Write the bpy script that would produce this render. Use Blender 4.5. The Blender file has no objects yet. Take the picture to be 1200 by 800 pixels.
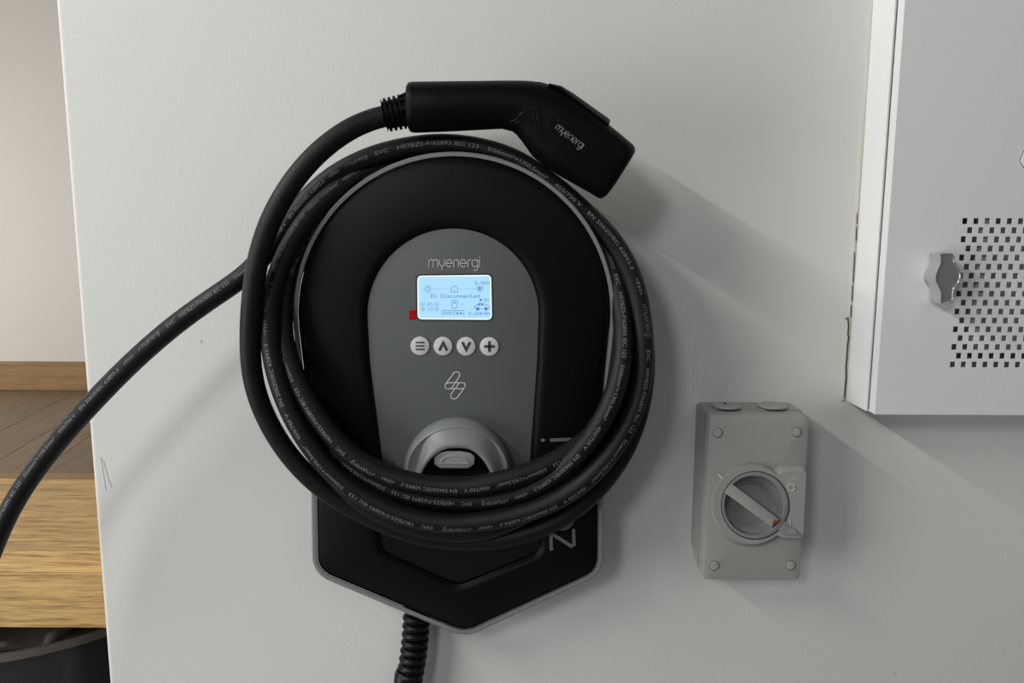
import bpy, bmesh, math, random
from mathutils import Vector, Matrix

random.seed(4)
S = bpy.context.scene
COL = S.collection

# ---------------------------------------------------------------- camera
F = 900.0                       # focal length in pixels of the 1200x800 frame
CAM = Vector((0.0, -0.77, 1.35))
PITCH, YAW, ROLL = math.radians(8.3), math.radians(0.45), math.radians(0.17)
cam_data = bpy.data.cameras.new('camera')
cam_data.sensor_width = 36.0
cam_data.lens = F / 1200.0 * 36.0
cam_data.clip_start = 0.01
cam = bpy.data.objects.new('camera', cam_data)
COL.objects.link(cam)
ROT = (Matrix.Rotation(YAW, 3, 'Z') @ Matrix.Rotation(math.pi / 2 - PITCH, 3, 'X') @ Matrix.Rotation(ROLL, 3, 'Z'))
cam.matrix_world = Matrix.Translation(CAM) @ ROT.to_4x4()
S.camera = cam

# ---------------------------------------------------------------- light
S.view_settings.view_transform = 'Standard'
S.view_settings.look = 'None'
S.view_settings.gamma = 1.0
S.view_settings.exposure = 0.0
S.view_settings.use_curve_mapping = False
W = bpy.data.worlds.new('world')
S.world = W
W.use_nodes = True
W.node_tree.nodes['Background'].inputs['Color'].default_value = (0.93, 0.97, 1.0, 1)
W.node_tree.nodes['Background'].inputs['Strength'].default_value = 0.085


def light(name, kind, loc, power, color=(1, 1, 1), target=None, **kw):
    d = bpy.data.lights.new(name, kind)
    d.energy = power
    d.color = color
    for k, v in kw.items():
        setattr(d, k, v)
    o = bpy.data.objects.new(name, d)
    o.location = loc
    if target is not None:
        z = (Vector(loc) - Vector(target)).normalized()
        y = Vector((0, 1, 0))
        x = y.cross(z).normalized()
        y = z.cross(x)
        o.rotation_euler = Matrix((x, y, z)).transposed().to_euler()
    COL.objects.link(o)
    return o


# ceiling LED strip running out from the wall: its foot on the wall lies where the long shadows converge
light('garage_led_strip', 'AREA', (-1.47, -0.88, 2.36), 25.5, (1.0, 0.98, 0.94), (0.0, -0.88, 1.15), shape='RECTANGLE', size=0.03, size_y=1.5)
light('garage_ceiling_lamp', 'AREA', (-0.98, -2.3, 2.25), 12.0, (0.98, 0.99, 1.0), (-0.1, 0, 1.3), shape='DISK', size=0.45)
light('garage_side_fill', 'AREA', (-2.6, -1.35, 0.95), 34.0, (0.98, 0.99, 1.0), (-0.5, 0, 0.9), shape='SQUARE', size=1.5)  # unseen broad fill, added to brighten the left of the wall
light('garage_far_fill', 'AREA', (1.3, -2.2, 2.4), 4.0, (1.0, 0.99, 0.96), (0.6, 0, 1.1), shape='SQUARE', size=0.9)  # added soft fill that lifts the right side, not a known fitting
light('hall_fill', 'AREA', (-2.5, 0.75, 1.45), 10.0, (1.0, 0.96, 0.90), (-1.3, 1.6, 0.95), shape='SQUARE', size=0.5)  # unseen area light added to brighten the hall behind the corner


# ---------------------------------------------------------------- pixel geometry
def ray(px, py):
    return ROT @ Vector(((px - 600) / F, -(py - 400) / F, -1.0))


def at(px, py, d=0.0):
    """Point at depth d in front of the charger wall (plane y = 0)."""
    r = ray(px, py)
    return CAM + r * ((-d - CAM.y) / r.y)


def on_floor(px, py, z):
    r = ray(px, py)
    return CAM + r * ((z - CAM.z) / r.z)


def on_x(px, py, x):
    r = ray(px, py)
    return CAM + r * ((x - CAM.x) / r.x)


# charger front plane, leaning back at the bottom
pl_top, pl_bot = at(531, 177, 0.095), at(531, 741, 0.052)
PU = (pl_top - pl_bot).normalized()
PN = Vector((1, 0, 0)).cross(PU).normalized()     # towards the viewer
if PN.y > 0:
    PN = -PN


def onp(px, py, off=0.0):
    """Point on the charger's front plane, raised by off along its normal."""
    r = ray(px, py)
    o = pl_top + PN * off
    return CAM + r * ((o - CAM).dot(PN) / r.dot(PN))


# ---------------------------------------------------------------- materials
MATS = {}


def mat(name, color, rough=0.5, metal=0.0, bump=0.0, bscale=200.0, spec=0.5, emit=None, estr=0.0, var=0.0, vscale=8.0, coat=0.0, distortion=None):
    if name in MATS:
        return MATS[name]
    m = bpy.data.materials.new(name)
    m.use_nodes = True
    nt = m.node_tree
    b = nt.nodes['Principled BSDF']
    b.inputs['Base Color'].default_value = (*color, 1)
    b.inputs['Roughness'].default_value = rough
    b.inputs['Metallic'].default_value = metal
    b.inputs['Specular IOR Level'].default_value = spec
    b.inputs['Coat Weight'].default_value = coat
    if emit:
        b.inputs['Emission Color'].default_value = (*emit, 1)
        b.inputs['Emission Strength'].default_value = estr
    tc = nt.nodes.new('ShaderNodeTexCoord')
    if bump:
        n = nt.nodes.new('ShaderNodeTexNoise')
        n.inputs['Scale'].default_value = bscale
        n.inputs['Detail'].default_value = 3
        nt.links.new(tc.outputs['Object'], n.inputs['Vector'])
        bp = nt.nodes.new('ShaderNodeBump')
        bp.inputs['Strength'].default_value = bump
        bp.inputs['Distance'].default_value = 0.001
        nt.links.new(n.outputs['Fac'], bp.inputs['Height'])
        nt.links.new(bp.outputs['Normal'], b.inputs['Normal'])
    if var:
        n2 = nt.nodes.new('ShaderNodeTexNoise')
        n2.inputs['Scale'].default_value = vscale
        n2.inputs['Detail'].default_value = 4
        nt.links.new(tc.outputs['Object'], n2.inputs['Vector'])
        r = nt.nodes.new('ShaderNodeValToRGB')
        r.color_ramp.elements[0].position = 0.3
        r.color_ramp.elements[1].position = 0.7
        r.color_ramp.elements[0].color = (*[c * (1 - var) for c in color], 1)
        r.color_ramp.elements[1].color = (*[min(1, c * (1 + var)) for c in color], 1)
        nt.links.new(n2.outputs['Fac'], r.inputs['Fac'])
        nt.links.new(r.outputs['Color'], b.inputs['Base Color'])
    MATS[name] = m
    return m


def wood(name, c0, c1, rough=0.5, stretch=(1.6, 26, 26), rings=0.6, rot=0.0, streak=None):
    m = bpy.data.materials.new(name)
    m.use_nodes = True
    nt = m.node_tree
    b = nt.nodes['Principled BSDF']
    tc = nt.nodes.new('ShaderNodeTexCoord')
    info = nt.nodes.new('ShaderNodeObjectInfo')
    rt = nt.nodes.new('ShaderNodeMapping')
    rt.inputs['Rotation'].default_value = (0, 0, rot)
    mp = nt.nodes.new('ShaderNodeMapping')
    mp.inputs['Scale'].default_value = stretch
    add = nt.nodes.new('ShaderNodeVectorMath')
    nt.links.new(tc.outputs['Object'], rt.inputs['Vector'])
    nt.links.new(rt.outputs['Vector'], mp.inputs['Vector'])
    nt.links.new(mp.outputs['Vector'], add.inputs[0])
    mul = nt.nodes.new('ShaderNodeMath')
    mul.operation = 'MULTIPLY'
    mul.inputs[1].default_value = 37.0
    nt.links.new(info.outputs['Random'], mul.inputs[0])
    nt.links.new(mul.outputs[0], add.inputs[1])
    n1 = nt.nodes.new('ShaderNodeTexNoise')
    n1.inputs['Scale'].default_value = 1.0
    n1.inputs['Detail'].default_value = 6
    n1.inputs['Roughness'].default_value = 0.62
    n1.inputs['Distortion'].default_value = rings
    nt.links.new(add.outputs[0], n1.inputs['Vector'])
    n2 = nt.nodes.new('ShaderNodeTexNoise')
    n2.inputs['Scale'].default_value = 5.5
    n2.inputs['Detail'].default_value = 3
    nt.links.new(add.outputs[0], n2.inputs['Vector'])
    mix = nt.nodes.new('ShaderNodeMath')
    mix.operation = 'MULTIPLY_ADD'
    mix.inputs[1].default_value = 0.45
    nt.links.new(n2.outputs['Fac'], mix.inputs[0])
    sc = nt.nodes.new('ShaderNodeMath')
    sc.operation = 'MULTIPLY'
    sc.inputs[1].default_value = 0.62
    nt.links.new(n1.outputs['Fac'], sc.inputs[0])
    nt.links.new(sc.outputs[0], mix.inputs[2])
    r = nt.nodes.new('ShaderNodeValToRGB')
    r.color_ramp.elements[0].position = 0.40
    r.color_ramp.elements[1].position = 0.62
    r.color_ramp.elements[0].color = (*c0, 1)
    r.color_ramp.elements[1].color = (*c1, 1)
    nt.links.new(mix.outputs[0], r.inputs['Fac'])
    hs = nt.nodes.new('ShaderNodeHueSaturation')
    vr = nt.nodes.new('ShaderNodeMapRange')
    vr.inputs['To Min'].default_value = 0.86
    vr.inputs['To Max'].default_value = 1.14
    nt.links.new(info.outputs['Random'], vr.inputs['Value'])
    nt.links.new(vr.outputs[0], hs.inputs['Value'])
    nt.links.new(r.outputs['Color'], hs.inputs['Color'])
    nt.links.new(hs.outputs['Color'], b.inputs['Base Color'])
    bp = nt.nodes.new('ShaderNodeBump')
    bp.inputs['Strength'].default_value = 0.25
    bp.inputs['Distance'].default_value = 0.001
    nt.links.new(mix.outputs[0], bp.inputs['Height'])
    nt.links.new(bp.outputs['Normal'], b.inputs['Normal'])
    b.inputs['Roughness'].default_value = rough
    return m


M_WALL = mat('painted_plaster', (0.66, 0.66, 0.635), 0.75, bump=0.22, bscale=330, var=0.015, vscale=5, spec=0.35)
M_WALLB = mat('hall_plaster', (0.70, 0.665, 0.62), 0.8, bump=0.4, bscale=260, spec=0.3)
M_CONC = mat('concrete', (0.25, 0.24, 0.23), 0.8, bump=0.5, bscale=60, var=0.1)
M_BLACK = mat('satin_black_plastic', (0.0030, 0.0036, 0.0040), 0.45, bump=0.25, bscale=1600, spec=0.14)
M_BLACKG = mat('gloss_black_plastic', (0.003, 0.003, 0.0033), 0.25, spec=0.35)
M_CONN = mat('connector_black_plastic', (0.0022, 0.0024, 0.0026), 0.45, bump=0.15, bscale=1500, spec=0.1)
M_RUBBER = mat('cable_rubber', (0.0062, 0.0067, 0.007), 0.5, bump=0.3, bscale=900, spec=0.28, var=0.2, vscale=60)
M_RIM = mat('grey_rim', (0.22, 0.223, 0.22), 0.36, bump=0.1, bscale=1500)
M_BACK = mat('dark_grey_body', (0.02, 0.021, 0.022), 0.5, bump=0.1, bscale=1200)
M_PANEL = mat('grey_face_panel', (0.110, 0.122, 0.117), 0.48, bump=0.12, bscale=1800, spec=0.4)
M_SOCK = mat('grey_socket_plastic', (0.21, 0.225, 0.215), 0.42, bump=0.1, bscale=1500, spec=0.5)
M_LATCH = mat('grey_latch_plastic', (0.30, 0.31, 0.30), 0.35)
M_PRINT = mat('light_print', (0.62, 0.64, 0.63), 0.5)
M_CPRINT = mat('cable_print', (0.20, 0.205, 0.205), 0.6)
M_BUTTON = mat('white_button', (0.64, 0.65, 0.64), 0.45)
M_ICON = mat('button_icon_grey', (0.05, 0.054, 0.052), 0.5)
M_BRAND = mat('embossed_grey', (0.15, 0.155, 0.155), 0.4)
M_SCR = mat('lcd_backlight', (0.05, 0.08, 0.1), 0.3, emit=(0.42, 0.72, 0.98), estr=0.98)
M_SCRE = mat('lcd_edge_glow', (0.1, 0.1, 0.1), 0.3, emit=(0.78, 0.93, 1.0), estr=1.15)
M_LCD = mat('lcd_ink', (0.05, 0.08, 0.16), 0.6, emit=(0.07, 0.17, 0.45), estr=0.9)
M_LCDL = mat('lcd_ink_faint', (0.1, 0.14, 0.2), 0.6, emit=(0.24, 0.42, 0.66), estr=1.0)
M_LED = mat('red_led', (0.25, 0.0, 0.0), 0.3, emit=(0.7, 0.003, 0.010), estr=0.2)
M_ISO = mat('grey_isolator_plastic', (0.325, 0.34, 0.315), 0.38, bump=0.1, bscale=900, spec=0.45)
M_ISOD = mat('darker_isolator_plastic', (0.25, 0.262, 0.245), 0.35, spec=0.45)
M_SCREW = mat('isolator_screw_cap', (0.36, 0.37, 0.35), 0.35)
M_EMB = mat('isolator_emboss', (0.56, 0.57, 0.55), 0.4)
M_SEAL = mat('black_gasket', (0.01, 0.01, 0.01), 0.6)
M_RED = mat('red_marker', (0.42, 0.035, 0.008), 0.45)
M_CAB = mat('cabinet_enamel', (0.78, 0.79, 0.77), 0.42, bump=0.12, bscale=420, spec=0.5)
M_CABS = mat('cabinet_side_enamel', (0.82, 0.83, 0.82), 0.4, bump=0.12, bscale=420, spec=0.5)
M_CABIN = mat('cabinet_inside', (0.03, 0.03, 0.03), 0.7)
M_DEV = mat('cabinet_device', (0.2, 0.2, 0.2), 0.5)
M_CHROME = mat('brushed_chrome', (0.56, 0.56, 0.56), 0.24, metal=0.82, bump=0.1, bscale=300)
M_CAULK = mat('caulk', (0.66, 0.65, 0.58), 0.6, bump=0.5, bscale=120)
M_CRACK = mat('crack_dark', (0.03, 0.028, 0.025), 0.9)
M_SCUFF = mat('scuffed_plaster', (0.63, 0.625, 0.605), 0.8)
M_SHEET = mat('dark_plastic_sheet', (0.045, 0.038, 0.033), 0.2, spec=0.6, bump=0.6, bscale=14)
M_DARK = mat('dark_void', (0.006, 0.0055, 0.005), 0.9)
M_OAK = wood('oak_trim', (0.27, 0.14, 0.04), (0.70, 0.45, 0.17), 0.42, stretch=(4.5, 60, 120))
M_OAKB = wood('oak_baseboard', (0.22, 0.125, 0.045), (0.34, 0.205, 0.08), 0.5, stretch=(4, 40, 90))
M_PLANK = wood('smoked_oak_plank', (0.165, 0.108, 0.058), (0.25, 0.172, 0.100), 0.5, stretch=(45, 4, 40), rings=1.2)


# ---------------------------------------------------------------- builders
def link(o, parent=None, label=None, cat=None, group=None, kind=None):
    COL.objects.link(o)
    if parent is not None:
        o.parent = parent
    for k, v in (('label', label), ('category', cat), ('group', group), ('kind', kind)):
        if v:
            o[k] = v
    return o


WORLD_ORIGIN = {}


def empty(name, loc, label, cat, group=None):
    o = bpy.data.objects.new(name, None)
    o.empty_display_size = 0.02
    o.location = loc
    WORLD_ORIGIN[o.name] = Vector(loc)
    return link(o, None, label, cat, group)


def obj(name, verts, faces, m, parent=None, smooth=True, label=None, cat=None, group=None, kind=None, bevel=0.0, segs=2, solid=0.0, auto=35, origin=None, recalc=True):
    """One mesh object from world-space vertices; its origin is origin (world) or its parent's."""
    po = WORLD_ORIGIN.get(parent.name, Vector((0, 0, 0))) if parent is not None else Vector((0, 0, 0))
    oo = Vector(origin) if origin is not None else po
    me = bpy.data.meshes.new(name)
    me.from_pydata([tuple(Vector(v) - oo) for v in verts], [], faces)
    bm = bmesh.new()
    bm.from_mesh(me)
    if recalc:
        bmesh.ops.recalc_face_normals(bm, faces=bm.faces)
    for f in bm.faces:
        f.smooth = smooth
    if smooth:
        for e in bm.edges:
            if len(e.link_faces) == 2 and e.calc_face_angle(0) > math.radians(auto):
                e.smooth = False
    bm.to_mesh(me)
    bm.free()
    me.materials.append(m)
    o = bpy.data.objects.new(name, me)
    o.location = oo - po
    link(o, parent, label, cat, group, kind)
    WORLD_ORIGIN[o.name] = oo
    if solid:
        s = o.modifiers.new('solid', 'SOLIDIFY')
        s.thickness = solid
        s.offset = 0
    if bevel:
        b = o.modifiers.new('bevel', 'BEVEL')
        b.width = bevel
        b.segments = segs
        b.limit_method = 'ANGLE'
        b.angle_limit = math.radians(40)
        b.harden_normals = True
    return o


def box(x0, x1, y0, y1, z0, z1):
    v = [(x, y, z) for x in (x0, x1) for y in (y0, y1) for z in (z0, z1)]
    f = [(0, 1, 3, 2), (4, 6, 7, 5), (0, 4, 5, 1), (2, 3, 7, 6), (0, 2, 6, 4), (1, 5, 7, 3)]
    return v, f


def rings_mesh(rings, cap0=True, cap1=True):
    """Loft closed rings of equal length."""
    n = len(rings[0])
    v = [p for r in rings for p in r]
    f = []
    for i in range(len(rings) - 1):
        for k in range(n):
            k2 = (k + 1) % n
            f.append((i * n + k, i * n + k2, (i + 1) * n + k2, (i + 1) * n + k))
    if cap0:
        f.append(tuple(range(n - 1, -1, -1)))
    if cap1:
        f.append(tuple((len(rings) - 1) * n + k for k in range(n)))
    return v, f


def join(*meshes):
    V, FF = [], []
    for v, f in meshes:
        o = len(V)
        V += list(v)
        FF += [tuple(i + o for i in q) for q in f]
    return V, FF


def rounded(points, radii, seg=6):
    """Closed polygon with rounded corners (2-D)."""
    out = []
    n = len(points)
    for i, p in enumerate(points):
        r = radii[i] if isinstance(radii, (list, tuple)) else radii
        p = Vector(p)
        a = (Vector(points[i - 1]) - p)
        b = (Vector(points[(i + 1) % n]) - p)
        if r <= 0:
            out.append(p)
            continue
        ang = a.angle(b)
        t = min(r / math.tan(ang / 2), a.length * 0.48, b.length * 0.48)
        p0, p1 = p + a.normalized() * t, p + b.normalized() * t
        for k in range(seg + 1):
            s = k / seg
            out.append(p0 * (1 - s) ** 2 + p * (2 * s * (1 - s)) + p1 * s * s)
    return out


def resample(pts, n):
    P = [Vector(p) for p in pts] + [Vector(pts[0])]
    L = [0.0]
    for a, b in zip(P, P[1:]):
        L.append(L[-1] + (b - a).length)
    out, j = [], 0
    for k in range(n):
        s = L[-1] * k / n
        while L[j + 1] < s:
            j += 1
        t = (s - L[j]) / max(1e-9, L[j + 1] - L[j])
        out.append(P[j].lerp(P[j + 1], t))
    return out


def circle(cx, cy, rx, ry=None, n=48, a0=90, ryd=None):
    """Image-space circle starting at its top, running clockwise."""
    ry = rx if ry is None else ry
    out = []
    for k in range(n):
        a = math.radians(a0) - 2 * math.pi * k / n
        s = math.sin(a)
        r = ry if s >= 0 else (ryd if ryd is not None else ry)
        out.append(Vector((cx + rx * math.cos(a), cy - r * s)))
    return out


def arcp(cx, cy, r, a0, a1, n=10, ry=None):
    ry = r if ry is None else ry
    return [(cx + r * math.cos(math.radians(a0 + (a1 - a0) * k / n)), cy + ry * math.sin(math.radians(a0 + (a1 - a0) * k / n))) for k in range(n + 1)]


def ribbon(pts, w, closed=False, caps=True):
    """Flat 2-D stroke: quads with mitred joints and round ends; returns verts2d, faces."""
    P = [Vector(p) for p in pts]
    Q = [P[0]]
    for p in P[1:]:
        if (p - Q[-1]).length > 1e-6:
            Q.append(p)
    if closed and (Q[0] - Q[-1]).length < 1e-6:
        Q.pop()
    P = Q
    n = len(P)
    V, FF = [], []
    for i, p in enumerate(P):
        a = P[i - 1] if (i > 0 or closed) else None
        b = P[(i + 1) % n] if (i < n - 1 or closed) else None
        d0 = (p - a).normalized() if a is not None else (b - p).normalized()
        d1 = (b - p).normalized() if b is not None else d0
        t = d0 + d1
        t = t.normalized() if t.length > 1e-6 else d0
        nn = Vector((-t.y, t.x))
        c = max(0.5, nn.dot(Vector((-d0.y, d0.x))))
        V += [p + nn * (w / 2 / c), p - nn * (w / 2 / c)]
    for i in range(n - 1 + (1 if closed else 0)):
        j = (i + 1) % n
        FF.append((2 * i, 2 * i + 1, 2 * j + 1, 2 * j))
    if caps and not closed:
        for idx, sgn in ((0, -1), (n - 1, 1)):
            d = (P[1] - P[0]).normalized() if idx == 0 else (P[-1] - P[-2]).normalized()
            base = math.atan2(d.y * sgn, d.x * sgn)
            o = len(V)
            m = 5
            for k in range(m + 1):
                a = base - math.pi / 2 + math.pi * k / m
                V.append(P[idx] + Vector((math.cos(a), math.sin(a))) * w / 2)
            FF.append(tuple(range(o, o + m + 1)))
    return V, FF


def catmull(P, sub=8):
    out = []
    n = len(P)
    for i in range(n - 1):
        p0, p1, p2, p3 = P[max(0, i - 1)], P[i], P[i + 1], P[min(n - 1, i + 2)]
        # centripetal-like parametrisation keeps long/short spans even
        t0 = 0.0
        t1 = t0 + max(1e-6, (p1 - p0).length) ** 0.5
        t2 = t1 + max(1e-6, (p2 - p1).length) ** 0.5
        t3 = t2 + max(1e-6, (p3 - p2).length) ** 0.5
        for k in range(sub):
            t = t1 + (t2 - t1) * k / sub
            if i == 0:
                p0 = p1 - (p2 - p1)
                t0 = t1 - (t2 - t1)
            if i == n - 2:
                p3 = p2 + (p2 - p1)
                t3 = t2 + (t2 - t1)
            A1 = p0 * ((t1 - t) / (t1 - t0)) + p1 * ((t - t0) / (t1 - t0))
            A2 = p1 * ((t2 - t) / (t2 - t1)) + p2 * ((t - t1) / (t2 - t1))
            A3 = p2 * ((t3 - t) / (t3 - t2)) + p3 * ((t - t2) / (t3 - t2))
            B1 = A1 * ((t2 - t) / (t2 - t0)) + A2 * ((t - t0) / (t2 - t0))
            B2 = A2 * ((t3 - t) / (t3 - t1)) + A3 * ((t - t1) / (t3 - t1))
            out.append(B1 * ((t2 - t) / (t2 - t1)) + B2 * ((t - t1) / (t2 - t1)))
    out.append(P[-1].copy())
    return out


def tube(path, rad, seg=16, caps=True):
    n = len(path)
    T = [(path[min(n - 1, i + 1)] - path[max(0, i - 1)]).normalized() for i in range(n)]
    ref = Vector((0, 0, 1)) if abs(T[0].z) < 0.9 else Vector((1, 0, 0))
    N = (ref - T[0] * ref.dot(T[0])).normalized()
    rings = []
    for i in range(n):
        N = (N - T[i] * N.dot(T[i])).normalized()
        B = T[i].cross(N)
        r = rad[i] if isinstance(rad, (list, tuple)) else rad
        rings.append([path[i] + (N * math.cos(2 * math.pi * k / seg) + B * math.sin(2 * math.pi * k / seg)) * r for k in range(seg)])
    return rings_mesh(rings, caps, caps)


def stroke_on(plane, polys, w, off, closed=False):
    """Strokes given in image units laid on a plane function."""
    ms = []
    for p in polys:
        v, f = ribbon(p, w, closed)
        ms.append(([plane(q.x, q.y, off) for q in v], f))
    return join(*ms)


def poly_on(plane, polys, off):
    ms = []
    for p in polys:
        ms.append(([plane(q[0], q[1], off) for q in p], [tuple(range(len(p)))]))
    return join(*ms)


def plate(plane, outline, off0, off1, cham=0.0, inset=None):
    """Solid plate from an outline between two plane offsets, with a chamfered front edge."""
    c = sum((Vector(p) for p in outline), Vector((0, 0))) / len(outline)
    rings = [[plane(p[0], p[1], off0) for p in outline]]
    if cham:
        rings.append([plane(p[0], p[1], off1 - cham) for p in outline])
        k = inset if inset is not None else cham * 1250
        ins = offset_in(outline, k)
        mid = offset_in(outline, k * 0.3)
        rings.append([plane(p[0], p[1], off1 - cham * 0.3) for p in mid])
        rings.append([plane(p[0], p[1], off1) for p in ins])
    else:
        rings.append([plane(p[0], p[1], off1) for p in outline])
    return rings_mesh(rings)


def offset_in(outline, k):
    P = [Vector(p) for p in outline]
    n = len(P)
    area = sum(P[i].x * P[(i + 1) % n].y - P[(i + 1) % n].x * P[i].y for i in range(n))
    s = 1 if area > 0 else -1
    out = []
    for i in range(n):
        d0 = P[i] - P[i - 1]
        d1 = P[(i + 1) % n] - P[i]
        d0 = d0.normalized() if d0.length > 1e-9 else d1.normalized()
        d1 = d1.normalized() if d1.length > 1e-9 else d0
        t = (d0 + d1).normalized()
        nn = Vector((-t.y, t.x)) * s
        c = max(0.6, nn.dot(Vector((-d0.y, d0.x)) * s))
        out.append(P[i] + nn * k / c)
    return out


# text as flat outlines from Blender's built-in font -----------------------
_font_cache = {}


def font_mesh(s):
    """(verts2d, faces, width) of a string at size 1."""
    if s in _font_cache:
        return _font_cache[s]
    c = bpy.data.curves.new('t', 'FONT')
    c.body = s
    c.resolution_u = 2
    c.size = 1.0
    o = bpy.data.objects.new('t', c)
    COL.objects.link(o)
    dg = bpy.context.evaluated_depsgraph_get()
    me = bpy.data.meshes.new_from_object(o.evaluated_get(dg))
    V = [Vector((v.co.x, v.co.y)) for v in me.vertices]
    FF = [tuple(p.vertices) for p in me.polygons]
    bpy.data.objects.remove(o)
    bpy.data.curves.remove(c)
    bpy.data.meshes.remove(me)
    w = max([v.x for v in V]) if V else 0
    _font_cache[s] = (V, FF, w)
    return _font_cache[s]


def text_on(plane, s, px, py, h, off, ang=0.0, width=None):
    """Text with cap height h (image units), left baseline at px, py, turned by ang degrees anticlockwise."""
    V, FF, w = font_mesh(s)
    k = h / 0.70
    kx = (width / w) if width else k
    a = math.radians(ang)
    out = []
    for v in V:
        x, y = v.x * kx, v.y * k
        out.append(plane(px + x * math.cos(a) - y * math.sin(a), py - x * math.sin(a) - y * math.cos(a), off))
    return out, FF


# rounded single-stroke lettering for the makers' wordmark -----------------
def wordmark_strokes():
    """'myenergi' in unit x-height, y up: list of polylines and total width."""
    out, x = [], 0.0

    def hump(x0, w):
        r = w / 2
        return arcp(x0 + r, 1 - r, r, 180, 0, 10)
    g = 0.27
    # m
    out.append([(x, 0), (x, 0.65)] + hump(x, 0.7) + [(x + 0.7, 0)])
    out.append([(x + 0.7, 0.65)] + hump(x + 0.7, 0.7) + [(x + 1.4, 0)])
    x += 1.4 + g
    # y
    out.append([(x, 1.0), (x, 0.55)] + arcp(x + 0.38, 0.5, 0.38, 180, 360, 12) + [(x + 0.76, 1.0)])
    out.append([(x + 0.38, 0.12), (x + 0.38, -0.42)])
    x += 0.76 + g
    # e
    def e(x):
        return [(x, 0.5), (x + 0.92, 0.5)] + arcp(x + 0.46, 0.5, 0.46, 0, 315, 18, 0.5)
    out.append(e(x))
    x += 0.92 + g
    # n
    out.append([(x, 0), (x, 0.65)] + hump(x, 0.72) + [(x + 0.72, 0)])
    x += 0.72 + g
    out.append(e(x))
    x += 0.92 + g
    # r
    out.append([(x, 0), (x, 0.6)] + arcp(x + 0.38, 0.62, 0.38, 180, 85, 8))
    x += 0.42 + g * 0.8
    # g
    out.append(arcp(x + 0.45, 0.5, 0.45, 0, 360, 20, 0.5))
    out.append([(x + 0.9, 1.0), (x + 0.9, -0.1)] + arcp(x + 0.5, -0.1, 0.4, 0, -130, 10))
    x += 0.9 + g
    # i
    out.append([(x, 0), (x, 1.0)])
    out.append([(x, 1.3), (x, 1.36)])
    return out, x


def wordmark_on(plane, px, py, width, off, ang=0.0, sw=0.13, kh=1.0):
    st, w = wordmark_strokes()
    k = width / w
    a = math.radians(ang)
    polys = []
    for s in st:
        polys.append([(px + (x * k) * math.cos(a) - (y * k * kh) * math.sin(a), py - (x * k) * math.sin(a) - (y * k * kh) * math.cos(a)) for x, y in s])
    return stroke_on(plane, polys, sw * k, off)


# ================================================================ SETTING
# charger wall: its left edge is a plain outside corner
WT = 0.14
xl = at(95.5, 400, 0).x
z_top, z_bot = 2.7, 0.0


def wall_profile():
    r = 0.006
    prof = [(3.0, 0.0), (xl + r, 0.0)]
    for k in range(1, 7):
        a = math.pi / 2 * k / 6
        prof.append((xl + r - r * math.sin(a), r - r * math.cos(a)))
    prof += [(xl, WT), (3.0, WT)]
    return prof


pr = wall_profile()
nz = 2
v = [(x, y, z) for z in (z_bot, z_top) for x, y in pr]
n = len(pr)
f = [(k, (k + 1) % n, n + (k + 1) % n, n + k) for k in range(n)] + [tuple(range(n - 1, -1, -1)), tuple(range(n, 2 * n))]
wall = obj('wall_front', v, f, M_WALL, smooth=True, kind='structure', auto=60)

# hairline crack, sealant bead and scuffs on the plaster
crack_pts = [(993.6, 372), (994.6, 381), (993.8, 392), (994.9, 395), (993.2, 405), (992.6, 418), (991.4, 430), (991.8, 442), (990.6, 455), (989.6, 466)]
cv, cf = stroke_on(at, [crack_pts], 1.4, 0.0014)
c2 = stroke_on(at, [[(990, 373), (994.5, 373.2)], [(1004.6, 250), (1004.2, 262)], [(1003.9, 266), (1003.3, 282)], [(1001.5, 296), (1000.9, 312), (999.8, 330)], [(999.3, 334), (998.4, 352)],
                    [(997.6, 358), (997.2, 371)], [(986.5, 470), (990.5, 468)]], 0.8, 0.0014)
obj('crack', *join((cv, cf), c2), M_CRACK, wall, smooth=False, label='jagged dark hairline crack beside the cabinet', solid=0.0003)
bead = []
for yy in range(-30, 480, 15):
    base = 1024.3 - 0.0735 * yy
    wv = 6.5 + 1.3 * math.sin(yy * 0.05) + random.uniform(-0.6, 0.6)
    bead.append((base, wv, yy))
bv = []
for b, wv, yy in bead:
    p_out, p_mid, p_in = at(b - wv, yy, 0.0001), at(b - wv * 0.45, yy, 0.0007), at(b + 0.3, yy, 0.0012)
    bv += [p_out, p_mid, p_in, at(b + 0.3, yy, 0.0)]
bf = []
for i in range(len(bead) - 1):
    for k in range(3):
        bf.append((4 * i + k, 4 * i + k + 1, 4 * i + 5 + k, 4 * i + 4 + k))
obj('sealant_bead', bv, bf, M_CAULK, wall, smooth=True, label='yellowish sealant bead along the cabinet side', auto=80)
sc_st = [[(118, 536), (121, 556), (124, 575)], [(121, 540), (127, 562), (131, 572)], [(235, 398), (236, 402)], [(1052, 571), (1056, 575), (1055, 582)],
         [(1046, 786), (1049, 793)], [(523, 748), (531, 752)], [(209, 595), (211, 596)]]
obj('scuff_mark', *stroke_on(at, sc_st, 0.45, 0.0003), M_SCUFF, wall, smooth=False, label='faint scuffs and scratches on the plaster', solid=0.0002)

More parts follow.
